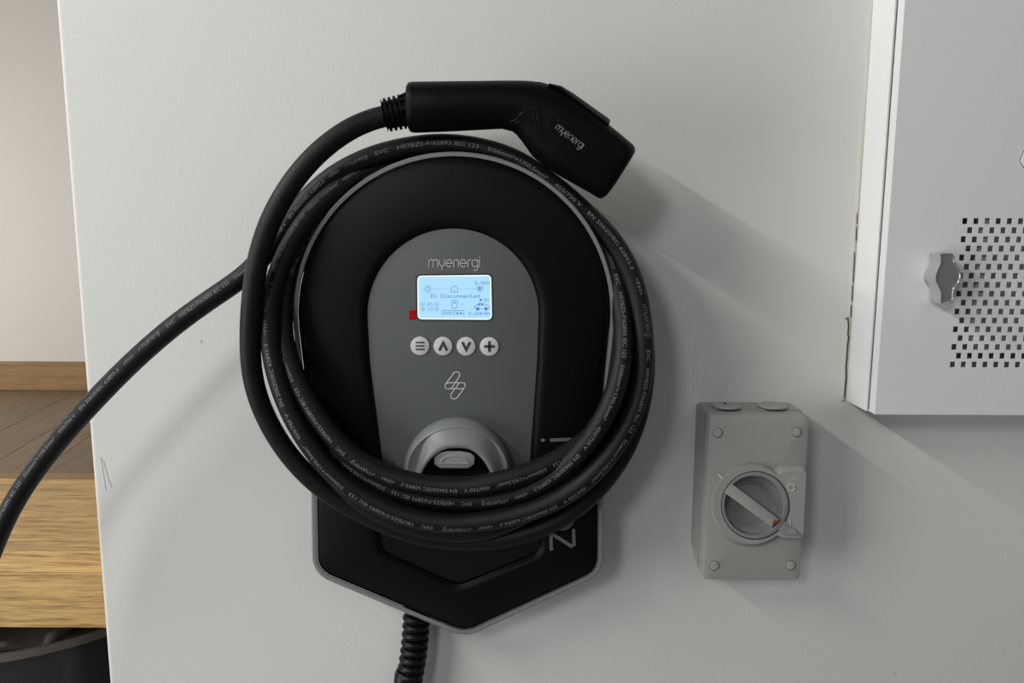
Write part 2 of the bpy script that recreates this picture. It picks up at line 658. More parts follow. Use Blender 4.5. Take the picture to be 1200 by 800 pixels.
# raised timber landing behind the corner
ZF = CAM.z - 0.503
edge_y = on_floor(60, 646, ZF).y
bord_y = on_floor(60, 554, ZF).y
back_y = on_floor(50, 457.5, ZF).y
fas_bot = at(60, 735, -edge_y).z
XL, XR = -3.4, 0.1
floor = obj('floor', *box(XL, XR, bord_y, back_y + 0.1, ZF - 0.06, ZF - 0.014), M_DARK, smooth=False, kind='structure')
trim = empty('trim_1', (0, 0, 0), None, None)
trim['kind'] = 'structure'
for k in ('label', 'category'):
    if k in trim:
        del trim[k]
tv, tf = box(XL, XR, edge_y, bord_y - 0.036, ZF - 0.035, ZF)
obj('nosing_board', tv, tf, M_OAK, trim, smooth=False, bevel=0.0012)
obj('inlay_strip', *box(XL, XR, bord_y - 0.0355, bord_y - 0.0005, ZF - 0.035, ZF - 0.0003), M_OAKB, trim, smooth=False, label='thin duller oak strip behind the nosing')
tv, tf = box(XL, XR, edge_y + 0.0002, edge_y + 0.04, fas_bot, ZF - 0.0351)
obj('riser_board', tv, tf, M_OAK, trim, smooth=False, bevel=0.0004)
# planks of the landing floor, laid at an angle
ang = math.radians(99.5)
du, dv = Vector((math.cos(ang), math.sin(ang), 0)), Vector((-math.sin(ang), math.cos(ang), 0))
pw = 0.118
o0 = on_floor(0, 479, ZF)
plank_me = {}
for k in range(-10, 12):
    for seg_i in range(1):
        c = o0 + dv * (pw * (k + 0.5))
        # trim plank to the floor's depth range
        pts = []
        for s, side in ((-1, bord_y), (1, bord_y), (1, back_y), (-1, back_y)):
            base = c + dv * (s * (pw / 2 - 0.0004))
            t = (side - base.y) / du.y
            pts.append(base + du * t)
        if max(p.x for p in pts) > XR or min(p.x for p in pts) < XL:
            continue
        vv = [Vector((p.x, p.y, ZF - 0.012)) for p in pts] + [Vector((p.x, p.y, ZF - random.uniform(0, 0.0005))) for p in pts]
        ff = [(3, 2, 1, 0), (4, 5, 6, 7), (0, 1, 5, 4), (1, 2, 6, 5), (2, 3, 7, 6), (3, 0, 4, 7)]
        obj('floor_plank', vv, ff, M_PLANK, floor, smooth=False, bevel=0.0006, segs=1)
obj('wall_back', *box(-3.6, 0.3, back_y + 0.012, back_y + 0.15, ZF - 0.2, 2.7), M_WALLB, smooth=False, kind='structure')
bb_top = at(50, 424, -back_y).z
obj('baseboard_back', *box(XL, XR, back_y, back_y + 0.0119, ZF, bb_top), M_OAKB, smooth=False, kind='structure', bevel=0.0015)
obj('wall_left', *box(-3.75, -3.6, -2.5, back_y + 0.15, 0, 2.7), M_WALLB, smooth=False, kind='structure')
obj('floor_garage', *box(-3.6, 3.0, -2.5, back_y + 0.15, -0.1, 0), M_CONC, smooth=False, kind='structure')
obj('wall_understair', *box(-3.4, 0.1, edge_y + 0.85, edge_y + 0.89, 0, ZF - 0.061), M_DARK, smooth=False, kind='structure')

# dark shiny wrapped container under the landing
cx, cy, cz = -1.0, edge_y + 0.40, 0
rim_z = at(20, 783, -(edge_y + 0.02)).z
tub = empty('wrapped_tub', (cx, cy, 0), 'dark glossy plastic-wrapped tub standing in the shadow below the oak landing', 'container')
rings = []
N = 72
for z, r in ((0.0, 0.30), (rim_z * 0.5, 0.325), (rim_z - 0.05, 0.345), (rim_z - 0.02, 0.35), (rim_z - 0.016, 0.36), (rim_z, 0.36), (rim_z + 0.004, 0.354)):
    rings.append([Vector((cx + r * math.cos(2 * math.pi * k / N), cy + r * math.sin(2 * math.pi * k / N), z)) for k in range(N)])
obj('tub_body', *rings_mesh(rings), mat('tub_dark', (0.035, 0.031, 0.028), 0.25), tub, smooth=True)
obj('tub_rim', *rings_mesh([[Vector((cx + r_ * math.cos(2 * math.pi * k / N), cy + r_ * math.sin(2 * math.pi * k / N), z_)) for k in range(N)] for r_, z_ in ((0.3605, rim_z - 0.015), (0.364, rim_z - 0.014), (0.364, rim_z + 0.001), (0.3605, rim_z + 0.002))], False, False), mat('tub_rim_grey', (0.14, 0.125, 0.11), 0.3), tub, smooth=True, label='paler rolled rim')
rings = []
for i in range(12):
    t = i / 11
    r = 0.354 * math.cos(t * math.pi / 2) ** 0.7 + 0.0005
    z = rim_z + 0.004 + 0.085 * math.sin(t * math.pi / 2)
    ring = []
    for k in range(N):
        a = 2 * math.pi * k / N
        w = 1 + 0.035 * math.sin(9 * a + 3 * t) * (1 - t) + 0.025 * math.sin(17 * a - 5 * t)
        ring.append(Vector((cx + r * w * math.cos(a), cy + r * w * math.sin(a), z + 0.006 * math.sin(13 * a + 6 * t))))
    rings.append(ring)
obj('plastic_wrap', *rings_mesh(rings), M_SHEET, tub, smooth=True, auto=80)

# ================================================================ CHARGER
charger = empty('car_charger', at(531, 420, 0), 'black round-topped electric car charger with grey face and lit screen on the white wall', 'charger')


def charger_outline(n=160):
    pts = []
    for k in range(41):          # circle part, clockwise from the left side over the top
        a = math.radians(184 - 188 * k / 40)
        pts.append((532 + 189 * math.cos(a), 366.5 - 189 * math.sin(a)))
    low = [(714, 445), (707, 572), (706.5, 672), (545, 747), (366, 672), (364.5, 572), (351, 445)]
    rr = rounded([pts[-1]] + low + [pts[0]], [0, 60, 30, 30, 38, 32, 30, 60, 0], 8)
    allp = pts + [tuple(p) for p in rr[1:-1]]
    # start at the top point
    i0 = min(range(len(allp)), key=lambda i: allp[i][1])
    allp = allp[i0:] + allp[:i0]
    return resample(allp, n)


def panel_outline(n=160, grow=0.0):
    pts = []
    for k in range(41):
        a = math.radians(183 - 186 * k / 40)
        pts.append((531 + (100 + grow) * math.cos(a), 368 - (100 + grow) * math.sin(a)))
    g = grow
    low = [(629 + g, 425), (620 + g, 550), (627 + g, 600), (634 + g, 646 + g * 0.5), (536, 686 + g), (447 - g, 646 + g * 0.5), (444 - g, 600), (450 - g, 550), (434 - g, 425)]
    rr = rounded([pts[-1]] + low + [pts[0]], [0, 120, 90, 60, 18, 26, 18, 60, 90, 120, 0], 6)
    allp = pts + [tuple(p) for p in rr[1:-1]]
    i0 = min(range(len(allp)), key=lambda i: allp[i][1])
    allp = allp[i0:] + allp[:i0]
    return resample(allp, n)


OUT = charger_outline()
# grey rim: a ring frame
rim_rings = [[onp(*p, -0.010) for p in offset_in(OUT, 1.0)], [onp(*p, -0.0015) for p in OUT], [onp(*p, 0.0) for p in offset_in(OUT, 1.2)],
             [onp(*p, 0.0) for p in offset_in(OUT, 5.0)], [onp(*p, -0.004) for p in offset_in(OUT, 6.0)], [onp(*p, -0.010) for p in offset_in(OUT, 6.0)]]
v, f = rings_mesh(rim_rings, False, False)
nn_ = len(OUT)
f += [((5 * nn_) + k, (5 * nn_) + (k + 1) % nn_, (k + 1) % nn_, k) for k in range(nn_)]
obj('rim_trim', v, f, M_RIM, charger, smooth=True, label='thin light grey trim round the black front')
# rear body (narrower, the cable winds round it)
body_out = offset_in(OUT, 34)
BACKR = []
bl = [onp(*p, -0.0105) for p in offset_in(OUT, 6.5)]
b2 = [onp(*p, -0.014) for p in body_out]
low_ = [onp(*p, -0.014) for p in offset_in(OUT, 34)]
b3 = [Vector((p.x, -0.001, p.z)) for p in low_]
obj('rear_housing', *rings_mesh([bl, b2, b3]), M_BACK, charger, smooth=True)
# black front cover, gently domed, stepping down into the centre panel
IN2 = panel_outline(grow=5.5)
IN1 = panel_outline(grow=0.8)
O1 = offset_in(OUT, 6.8)
O2 = offset_in(OUT, 8.0)


def mixr(a, b, t, off):
    return [onp(*(Vector(p).lerp(Vector(q), t)), off) for p, q in zip(a, b)]


fr = [mixr(O1, O1, 0, -0.008), mixr(O1, O1, 0, -0.0025), mixr(O2, O2, 0, -0.0008), mixr(O2, IN2, 0.10, 0.0012), mixr(O2, IN2, 0.25, 0.0036), mixr(O2, IN2, 0.45, 0.006),
      mixr(O2, IN2, 0.70, 0.0078), mixr(O2, IN2, 0.90, 0.0082), mixr(O2, IN2, 0.975, 0.0080), mixr(O2, IN2, 1.0, 0.0072), mixr(IN1, IN1, 0, 0.0045), mixr(IN1, IN1, 0, 0.001)]
obj('front_cover', *rings_mesh(fr, False, False), M_BLACK, charger, smooth=True, auto=60)
# centre panel: grey upper part, black lower recess
PO = 0.0045
pan = panel_outline(grow=0.4)
up = [p for p in pan if p.y < 603]
i_low = [i for i, p in enumerate(pan) if p.y >= 603]
i0, i1 = i_low[0], i_low[-1]
grey = pan[i1 + 1:] + pan[:i0]
gv = [onp(*p, PO) for p in grey]
obj('face_panel', *plate(onp, grey, 0.001, PO, 0.0004, 0.6), M_PANEL, charger, smooth=True, label='grey face panel with rounded top')
lowp = pan[i0:i1 + 1]
obj('lower_recess', *plate(onp, lowp, -0.001, 0.0022, 0.0), M_BLACKG, charger, smooth=False)

# lcd display
SC = rounded([(489, 323), (575.5, 322), (576.5, 374.5), (489.5, 374)], 5.5, 5)
disp = obj('display', *plate(onp, offset_in(SC, -2.0), 0.002, PO + 0.0002), mat('display_bezel', (0.05, 0.055, 0.053), 0.4), charger, smooth=False, label='backlit blue display in a thin dark surround')
obj('screen_edge', *plate(onp, SC, PO, PO + 0.0004), M_SCRE, disp, smooth=False, label='white glowing edge of the screen')
obj('screen', *plate(onp, offset_in(SC, 1.3), PO, PO + 0.0006), M_SCR, disp, smooth=False, label='pale blue lit screen')
TO = PO + 0.0009


def scr(x, y):       # crop pixels (x6.667 view of 440,280) to image units
    return (440 + x / 6.6667, 280 + y / 6.6667)


lines, faint, fills = [], [], []
# sun
sun_c = scr(410, 391)
lines.append([(sun_c[0] + 2.3 * math.cos(a * math.pi / 6), sun_c[1] + 2.3 * math.sin(a * math.pi / 6)) for a in range(13)])
for k in range(8):
    a = k * math.pi / 4
    lines.append([(sun_c[0] + r * math.cos(a), sun_c[1] + r * math.sin(a)) for r in (3.4, 4.9)])
faint.append([scr(450, 389), scr(572, 389)])
faint.append([scr(658, 389), scr(775, 389)])
# house
lines.append([scr(588, 416), scr(588, 386), scr(615, 363), scr(643, 386), scr(643, 416), scr(588, 416)])
lines.append([scr(609, 401), scr(615, 405), scr(623, 401)])
# pylon
lines += [[scr(814, 365), scr(806, 415)], [scr(814, 365), scr(823, 415)], [scr(790, 376), scr(840, 376)], [scr(788, 392), scr(842, 392)], [scr(806, 400), scr(824, 384)],
          [scr(790, 376), scr(790, 384)], [scr(840, 376), scr(840, 384)], [scr(788, 392), scr(788, 400)], [scr(842, 392), scr(842, 400)], [scr(824, 400), scr(806, 384)]]
# charger icon
lines.append([scr(x, y) for x, y in ((606, 475), (628, 475), (639, 486), (640, 500), (633, 535), (624, 544), (610, 544), (601, 535), (594, 500), (595, 486), (606, 475))])
lines.append([scr(617 + 8 * math.cos(a * math.pi / 5), 497 + 8 * math.sin(a * math.pi / 5)) for a in range(11)])
faint += [[scr(645, 540), scr(665, 525)], [scr(665, 525), scr(672, 510)]]
fills.append([scr(676, 502), scr(684, 508), scr(676, 515)])
# car
lines.append([scr(x, y) for x, y in ((778, 545), (776, 522), (792, 518), (806, 501), (838, 501), (858, 515), (886, 522), (890, 540), (882, 546))])
lines.append([scr(815, 546), scr(848, 546)])
for cx_, cy_ in ((799, 545), (864, 545)):
    fills.append([scr(cx_ + 14 * math.cos(a * math.pi / 6), cy_ + 14 * math.sin(a * math.pi / 6)) for a in range(12)])
fills.append([scr(795, 518), scr(807, 505), (scr(818, 505)), scr(818, 518)])
fills.append([scr(824, 505), scr(836, 505), scr(848, 518), scr(824, 518)])
# leaf
fills.append([scr(x, y) for x, y in ((812, 482), (815, 470), (832, 464), (831, 478), (820, 487))])
# mode box
lines.append([scr(x, y) for x, y in ((524, 597), (519, 590), (519, 564), (524, 557), (686, 557), (692, 564), (692, 590), (687, 597))])
fills.append([scr(634, 566), scr(652, 580), scr(634, 594)])
fills.append([scr(660, 566), scr(678, 580), scr(660, 594)])
g1 = stroke_on(onp, lines, 0.62, TO)
g2 = poly_on(onp, fills, TO)
PIX = {'0': '0E11111111110E', '1': '040C040404040E', '2': '0E11010204081F', '6': '0608101E11110E', '7': '1F010204080808', '.': '00000000000C0C', ':': '000C0C000C0C00', ' ': '00000000000000',
       'k': '10101214181412', 'W': '1111111515150A', 'h': '1010161911111'+'1', 'E': '1F10101E10101F', 'V': '111111110A0A04', 'D': '1C12111111121C', 'i': '04000C0404040E', 's': '00000E100E011E',
       'c': '00000E1010110E', 'o': '00000E1111110E', 'n': '00001619111111', 'e': '00000E111F100E', 't': '08081C08080906', 'd': '01010D1311110F', 'F': '1F10101E101010', 'A': '0E1111111F1111',
       'S': '0F10100E01011E', 'T': '1F040404040404', '%': '18190204081303'}


def lcd_text(s, x, y, w, h):
    """5x7 dot characters, (x, y) lower left in crop pixels"""
    V, FF = [], []
    cw_, ph = w / len(s), h / 7
    for i, ch in enumerate(s):
        bits = PIX[ch]
        for r in range(7):
            row = int(bits[2 * r:2 * r + 2], 16)
            c = 0
            while c < 5:
                if row >> (4 - c) & 1:
                    c2_ = c
                    while c2_ < 5 and row >> (4 - c2_) & 1:
                        c2_ += 1
                    xa_, xb_ = x + (i + c / 6) * cw_, x + (i + c2_ / 6) * cw_
                    ya_, yb2 = y - h + r * ph, y - h + (r + 1) * ph
                    o = len(V)
                    V += [onp(*scr(a_, b_), TO) for a_, b_ in ((xa_, ya_), (xb_, ya_), (xb_, yb2), (xa_, yb2))]
                    FF.append((o, o + 1, o + 2, o + 3))
                    c = c2_
                else:
                    c += 1
    return V, FF


tx = []
for s_, x, y, w, h in (('0.0kW', 775, 356, 118, 27), ('EV Disconnected', 432, 459, 386, 29), ('07.07.26', 352, 522, 144, 25), ('12:20', 405, 558, 92, 25), ('FAST', 534, 592, 96, 24),
                       ('0%', 846, 489, 46, 24), ('0.00kWh', 728, 594, 166, 26)):
    tx.append(lcd_text(s_, x, y, w, h))
cl = scr(371, 545)
g3 = stroke_on(onp, [[(cl[0] + 1.9 * math.cos(a * math.pi / 6), cl[1] + 1.9 * math.sin(a * math.pi / 6)) for a in range(13)], [(cl[0], cl[1] - 1.2), cl, (cl[0] + 1, cl[1])]], 0.5, TO)
obj('screen_graphics', *join(g1, g2, g3, *tx), M_LCD, disp, smooth=False, label='dark blue status text and icons', recalc=False)
obj('screen_graphics', *stroke_on(onp, faint, 0.5, TO), M_LCDL, disp, smooth=False, label='faint energy flow lines', recalc=False)
# red lamp
obj('status_lamp', *plate(onp, rounded([(479.6, 363.6), (486.6, 363.4), (486.6, 374.4), (479.6, 374.6)], 0.8, 2), 0.002, PO + 0.0005), M_LED, charger, smooth=False, label='small red status light left of the screen')
# wordmark
obj('wordmark', *wordmark_on(onp, 502.5, 312.6, 59.5, PO + 0.0004, 0, 0.12, 1.12), M_PRINT, charger, smooth=False, label='myenergi in thin rounded pale letters', recalc=False)
# buttons
for bx_, kind in ((492.2, 'menu'), (519.2, 'up'), (546.2, 'down'), (573.4, 'plus')):
    by = 405.2 + (bx_ - 492) * 0.008
    lab = {'menu': 'round white button with three bars', 'up': 'round white button with an up arrow', 'down': 'round white button with a down arrow', 'plus': 'round white button with a plus'}[kind]
    b = obj('button', *plate(onp, circle(bx_, by, 11, n=40), 0.002, PO + 0.0012, 0.0005, 0.6), M_BUTTON, charger, smooth=True, label=lab)
    if kind == 'menu':
        st = [[(bx_ - 4.6, by + d), (bx_ + 4.6, by + d)] for d in (-4, 0, 4)]
        w = 1.7
    elif kind == 'up':
        st = [[(bx_ - 4, by + 4.2), (bx_, by - 4), (bx_ + 4, by + 4.2)]]
        w = 3.0
    elif kind == 'down':
        st = [[(bx_ - 4, by - 4), (bx_, by + 4.2), (bx_ + 4, by - 4)]]
        w = 3.0
    else:
        st = [[(bx_ - 5, by), (bx_ + 5, by)], [(bx_, by - 5), (bx_, by + 5)]]
        w = 3.2
    obj('icon', *stroke_on(onp, st, w, PO + 0.0016), M_ICON, b, smooth=False, recalc=False)
# interlocked emblem
em = [[(463, 375.5), (459, 368), (458.5, 352), (508, 286), (516, 279), (528, 278.5), (540, 283), (544.5, 295), (541, 306), (495, 376)],
      [(563, 341.5), (572, 345), (576.5, 355), (575, 366), (529, 429), (520, 435), (507, 436), (495, 430), (490.5, 420), (493, 409), (541, 342)],
      [(473, 376.5), (558, 376.5), (572, 370)], [(462, 350), (476, 341.5), (563, 341.5)], [(463, 375.5), (473, 376.5)]]
em = [[(430 + x / 5, 380 + y / 5) for x, y in s] for s in em]
obj('emblem', *stroke_on(onp, em, 1.25, PO + 0.0004), M_PRINT, charger, smooth=False, label='pale outlined interlocking double bar emblem', recalc=False)

# side lettering: z a p p i running up the black cover
zst, adv = [], 0.0
u = 27.0    # x-height in image units


def L(x, y):
    """letter units (advance, height) -> image units, text turned 90 degrees anticlockwise"""
    return (673 - y * u + (x * u) * -0.03, 643 - x * u)


zst.append([(0, 0.98), (0, 1), (0.55, 1.0), (0.62, 0.9), (0.08, 0.12), (0.13, 0.0), (0.75, 0.0)])
zst.append(arcp(1.28, 0.5, 0.43, 0, 360, 22, 0.5))
zst.append([(1.71, 1.0), (1.71, 0)])
zst.append(arcp(2.45, 0.5, 0.40, 0, 360, 22, 0.5))
zst.append([(2.05, 1.0), (2.05, -0.4)])
zst.append(arcp(3.62, 0.5, 0.40, 0, 360, 22, 0.5))
zst.append([(3.22, 1.0), (3.22, -0.4)])
zst.append([(4.72, 0.0), (4.72, 0.86)])
zst.append([(4.72, 1.20), (4.72, 1.24)])
zm = []
for s in zst:
    vv, ff = ribbon([L(x, y) for x, y in s], 3.9)
    zm.append(([onp(q.x, q.y, 0.0085) for q in vv], ff))
# rest letters on the actual cover height
from mathutils.bvhtree import BVHTree
cov = bpy.data.objects['front_cover']
bvh = BVHTree.FromPolygons([tuple(Vector(v.co) + WORLD_ORIGIN['front_cover']) for v in cov.data.vertices], [tuple(p.vertices) for p in cov.data.polygons])
V, FF = join(*zm)
W2 = []
for q in V:
    hit = bvh.ray_cast(q + PN * 0.03, -PN)
    W2.append((hit[0] if hit[0] is not None else q) + PN * 0.0005)
obj('brand_lettering', W2, FF, M_BRAND, charger, smooth=False, label='vertical zappi lettering in dark grey', recalc=False)

# socket with hood and latch
SO = PO
def blob(P, n=72):
    """smooth closed outline through P, resampled from its first point"""
    Q = [Vector((x, y, 0)) for x, y in P]
    Q = catmull(Q[-2:] + Q + Q[:3], 6)[12:-12]
    return resample([q.to_2d() for q in Q][:len(P) * 6], n)


foot = blob([(535, 501), (554, 503.5), (570, 512.5), (581, 530), (589, 556), (590, 574), (562, 580), (535, 581), (510, 580), (487, 574), (488, 556), (495, 530), (502, 512.5), (517, 503.5)])
lip = blob([(535, 521.5), (553, 524), (567, 535), (578, 553), (581, 570), (560, 575), (535, 576), (510, 575), (489, 570), (491.5, 553), (502, 536), (517, 524.5)])
cxs, cys = 536, 552
sock = []
for rx, ry, off in ((63, 64, SO - 0.002), (62.5, 63.5, SO + 0.003), (61.5, 60, SO + 0.010), (60, 53, SO + 0.0160), (58.5, 51, SO + 0.0172), (57, 50.5, SO + 0.0165)):
    sock.append([onp(*p, off) for p in resample(circle(cxs, cys, rx, ry, 144, ryd=min(ry, 38) * 0.6), 72)])
sock.append([onp(*p, SO + 0.0150) for p in offset_in(foot, -2.0)])
sock.append([onp(*p, SO + 0.0165) for p in foot])
sock.append([onp(*(p.lerp(q, 0.55)), SO + 0.0215) for p, q in zip(foot, lip)])
sock.append([onp(*(p.lerp(q, 0.9)), SO + 0.0248) for p, q in zip(foot, lip)])
sock.append([onp(*p, SO + 0.0252) for p in offset_in(lip, 0.6)])
sock.append([onp(*p, SO + 0.0245) for p in offset_in(lip, 3.0)])
sock.append([onp(*p, SO + 0.012) for p in offset_in(lip, 3.6)])
sock.append([onp(*p, SO + 0.006) for p in offset_in(lip, 3.8)])
obj('socket_surround', *rings_mesh(sock, False, False), M_SOCK, charger, smooth=True, auto=50, label='light grey round socket surround with hooded opening')
obj('socket_cavity', *plate(onp, offset_in(lip, 1.5), SO, SO + 0.0085), M_BLACKG, charger, smooth=False, label='black inside of the socket')
la = rounded([(508.5, 535), (513, 530.5), (524, 528.2), (541, 528.2), (552, 530.5), (556.5, 535), (556, 544), (549, 548.8), (516, 548.8), (509, 544)], 4, 4)
latch = obj('socket_latch', *plate(onp, la, SO + 0.008, SO + 0.021, 0.0016, 1.6), M_LATCH, charger, smooth=True, label='pale grey release latch')
lp = [Vector((516.5, 541.5))] + [Vector(p) for p in [(519, 538), (525, 535), (532.5, 534), (540, 535), (546, 538), (549, 541.5)]]
obj('finger_ridge', *tube([onp(p.x, p.y, SO + 0.021) for p in catmull([q.to_3d() for q in lp], 4) for p in [p.to_2d()]], 0.0009, 8), M_LATCH, latch, smooth=True)
obj('finger_ridge', *tube([onp(515 + k * 3.5, 542.6, SO + 0.021) for k in range(11)], 0.0009, 8), M_LATCH, latch, smooth=True)

# ================================================================ CABLE
R = 0.0090
path = [
    # px, py, depth
    (-45, 800, .110), (-28, 700, .106), (-8, 640, .104), (19, 583, .103), (60, 526, .102), (106, 474, .101), (153, 426, .099), (202, 383, .096), (246, 351, .092), (284, 325, .087),
    (305, 304, .080), (330, 272, .076), (357, 236, .074), (390, 206, .073), (435, 183, .073), (485, 171, .073), (530, 168.5, .073), (578, 177, .075), (610, 190, .077), (638, 209, .079), (666, 231, .080),
    (694, 257, .079), (718, 282, .078), (741, 323, .080), (752, 370, .083), (755, 415, .086), (751, 455, .090), (738, 495, .096), (714, 533, .101), (682, 567, .104), (640, 592, .106), (590, 607, .107),
    (530, 614, .107), (475, 605, .107), (430, 584, .107), (392, 556, .107), (362, 521, .107), (338, 478, .106), (323, 435, .104), (316, 390, .102), (318, 350, .098), (328, 315, .094),
    (343, 283, .090), (364, 252, .084), (390, 226, .078), (425, 203, .068), (470, 183, .058), (530, 174, .053), (590, 184, .053), (645, 213, .056), (685, 255, .062), (712, 300, .070),
    (726, 345, .077), (730.5, 385, .085), (729.5, 420, .093), (722, 455, .103), (708, 488, .107), (687, 520, .106), (657, 551, .101), (617, 576, .095), (577, 586, .0935), (530, 587, .0935),
    (480, 581, .094), (440, 565, .093), (402, 541, .091), (370, 508, .087), (346, 468, .082), (333, 425, .076), (330, 385, .073), (335, 345, .072), (350, 300, .071), (378, 256, .070),
    (420, 218, .068), (470, 197, .067), (530, 191, .066), (590, 200, .066), (640, 226, .066), (682, 266, .066), (709, 315, .066), (722, 360, .068), (727, 400, .074), (724, 440, .080),
    (716, 475, .086), (700, 503, .089), (681, 520, .092), (655, 537, .099), (627, 551, .104), (595, 561, .107), (560, 568.5, .108), (530, 570, .107), (488, 566, .107), (450, 555, .107), (417, 537, .106),
    (390, 511, .105), (366, 479, .103), (348, 446, .100), (336.5, 415, .096), (331, 385, .090), (333, 350, .082), (343, 310, .068), (362, 268, .054), (395, 228, .044), (440, 198, .037),
    (485, 181, .033), (530, 176, .032), (590, 186, .032), (645, 212, .034), (690, 255, .038), (720, 305, .044), (738, 355, .050), (744, 400, .058), (742, 450, .068), (727, 496, .076),
    (697, 539, .082), (657, 576, .085), (606, 607, .088), (560, 624, .090), (510, 622, .090), (455, 607, .090), (408, 576, .090), (374, 532, .090), (346, 486, .086), (330, 440, .081),
    (322, 395, .076), (323, 350, .066), (337, 300, .052), (365, 250, .044), (410, 215, .045), (465, 199, .046), (530, 195, .046), (590, 204, .046), (645, 231, .047), (690, 273, .048),
    (725, 320, .052), (748, 365, .060), (756.5, 410, .066), (754, 460, .070), (740, 512, .074), (712, 560, .077), (670, 600, .078), (615, 626, .078), (550, 635, .078), (490, 628, .079),
    (430, 605, .082), (380, 575, .086), (338, 533, .090), (309, 484, .095), (295.5, 440, .100), (293, 395, .106), (295.5, 350, .112), (301, 310, .114), (313, 268, .114), (334, 226, .112),
    (364, 187, .107), (400, 157, .101), (430, 142, .096), (455, 135, .093), (485, 129, .092),
]
ctrl = [at(*p) for p in path]
cl_ = catmull(ctrl, 8)
for _ in range(14):                                      # light smoothing, ends kept
    cl_ = [cl_[0]] + [cl_[i] * 0.5 + (cl_[i - 1] + cl_[i + 1]) * 0.25 for i in range(1, len(cl_) - 1)] + [cl_[-1]]
lead = empty('charging_cable', at(531, 170, 0.06), 'thick black printed charging cable coiled round the charger, its angled plug resting on top', 'cable')
obj('cable_sheath', *tube(cl_, R, 20), M_RUBBER, lead, smooth=True, auto=60, label='black rubber sheath')

# print on the sheath
cum = [0.0]
for a, b in zip(cl_, cl_[1:]):
    cum.append(cum[-1] + (b - a).length)
import bisect


def frame(s):
    s = max(0.0, min(cum[-1] - 1e-6, s))
    i = min(len(cl_) - 2, bisect.bisect_right(cum, s) - 1)
    t = (s - cum[i]) / (cum[i + 1] - cum[i])
    p = cl_[i].lerp(cl_[i + 1], t)
    t0 = (cl_[min(len(cl_) - 1, i + 1)] - cl_[max(0, i - 1)]).normalized()
    t1 = (cl_[min(len(cl_) - 1, i + 2)] - cl_[i]).normalized()
    T = t0.lerp(t1, t).normalized()
    view = Vector((0, -1, 0))
    N = (view - T * view.dot(T)).normalized()
    return p, T, N, N.cross(T)


A_TAB = [(0, .25), (9, .25), (11, 0), (17, .05), (24, .3), (32, .3), (38, .1), (42, .35), (47, .3), (54, 0), (62, -.1), (68, -.2), (77, 0), (90, .15), (98, .15), (102, -.4), (108, -.9), (114, -2.2), (152, -2.4), (160, -1.3), (172, -0.75)]


def s_of(idx):
    return cum[min(len(cum) - 1, int(idx * 8))]


def a_off(s):
    """where on the sheath (radians from facing front, + outward) the line of print runs"""
    for (i0_, a0_), (i1_, a1_) in zip(A_TAB, A_TAB[1:]):
        if s <= s_of(i1_) or (i1_, a1_) == A_TAB[-1]:
            t = (s - s_of(i0_)) / max(1e-6, s_of(i1_) - s_of(i0_))
            return a0_ + (a1_ - a0_) * min(1, max(0, t))
    return 0.0


SEGS = [('EVC', 0.0135), ('H07BZ5-F/62893 IEC 123', 0.060), ('5G6mm\u00b2+1X0.5mm\u00b2', 0.040), ('450/750 V', 0.024), ('EN 50620/IEC 62893-3', 0.050), ('<FH>', 0.011)]
_tot = sum(w for _, w in SEGS)
_nat = [font_mesh(t)[2] for t, _ in SEGS]
SEGS = [(t, _tot * n_ / sum(_nat)) for (t, _), n_ in zip(SEGS, _nat)]
GAP = 0.0062
PV, PF = [], []
H = 0.0033


def put_poly(v2, faces):
    o = len(PV)
    for s, h in v2:
        p, T, N, U = frame(s)
        a = a_off(s) + h / R
        PV.append(p + (N * math.cos(a) + U * math.sin(a)) * (R + 0.00018))
    PF.extend(tuple(i + o for i in q) for q in faces)


wm_s, wm_w = wordmark_strokes()
unit = sum(w for _, w in SEGS) + GAP * len(SEGS) + 0.022 + 0.010


def near(px, py, lo, hi):
    """arc length of the sheath point seen at (px, py), searched between two control points"""
    best = min(range(int(lo * 8), min(len(cl_), int(hi * 8))), key=lambda i: (cl_[i] - at(px, py, -cl_[i].y)).length)
    return cum[best]


NCTL = len(path)
anchors = [near(198, 381, 3, 10), near(441, 180, 11, 17), near(757, 407, 22, 29), near(512, 612, 29, 36), near(328, 318, 39, 45), near(724, 318, 48, 55), near(552, 587, 57, 66), near(707, 482, 80, 88), near(300, 315, NCTL - 9, NCTL)]
starts = [(anchors[0] - unit, unit)]
for a_, b_ in zip(anchors, anchors[1:]):
    nrep = max(1, round((b_ - a_) / unit))
    for k in range(nrep):
        starts.append((a_ + (b_ - a_) * k / nrep, (b_ - a_) / nrep))
starts.append((anchors[-1], unit))
for s0, ul in starts:
    q_ = ul / unit
    s = s0
    for txt, w in SEGS:
        V, FF, fw = font_mesh(txt)
        if s > 0 and s + w * q_ < cum[-1] - 0.02:
            put_poly([(s + v.x / fw * w * q_, (v.y / 0.7 - 0.5) * H) for v in V], FF)
        s += (w + GAP) * q_
    if s > 0 and s + 0.03 < cum[-1] - 0.02:
        k = 0.020 * q_ / wm_w
        for st in wm_s:
            v2, ff = ribbon([(s + 0.0035 + x * k, (y - 0.4) * k * 1.1) for x, y in st], 0.00034, caps=False)
            put_poly([(q.x, q.y) for q in v2], ff)
        v2, ff = ribbon([(s, -0.0010), (s + 0.0018, 0.0002), (s + 0.0006, 0.0004), (s + 0.0024, 0.0014)], 0.0004, caps=False)
        put_poly([(q.x, q.y) for q in v2], ff)
obj('cable_print', PV, PF, M_CPRINT, lead, smooth=False, label='small grey lettering printed along the cable', recalc=False)

# plug ---------------------------------------------------------------------
DC = 0.092
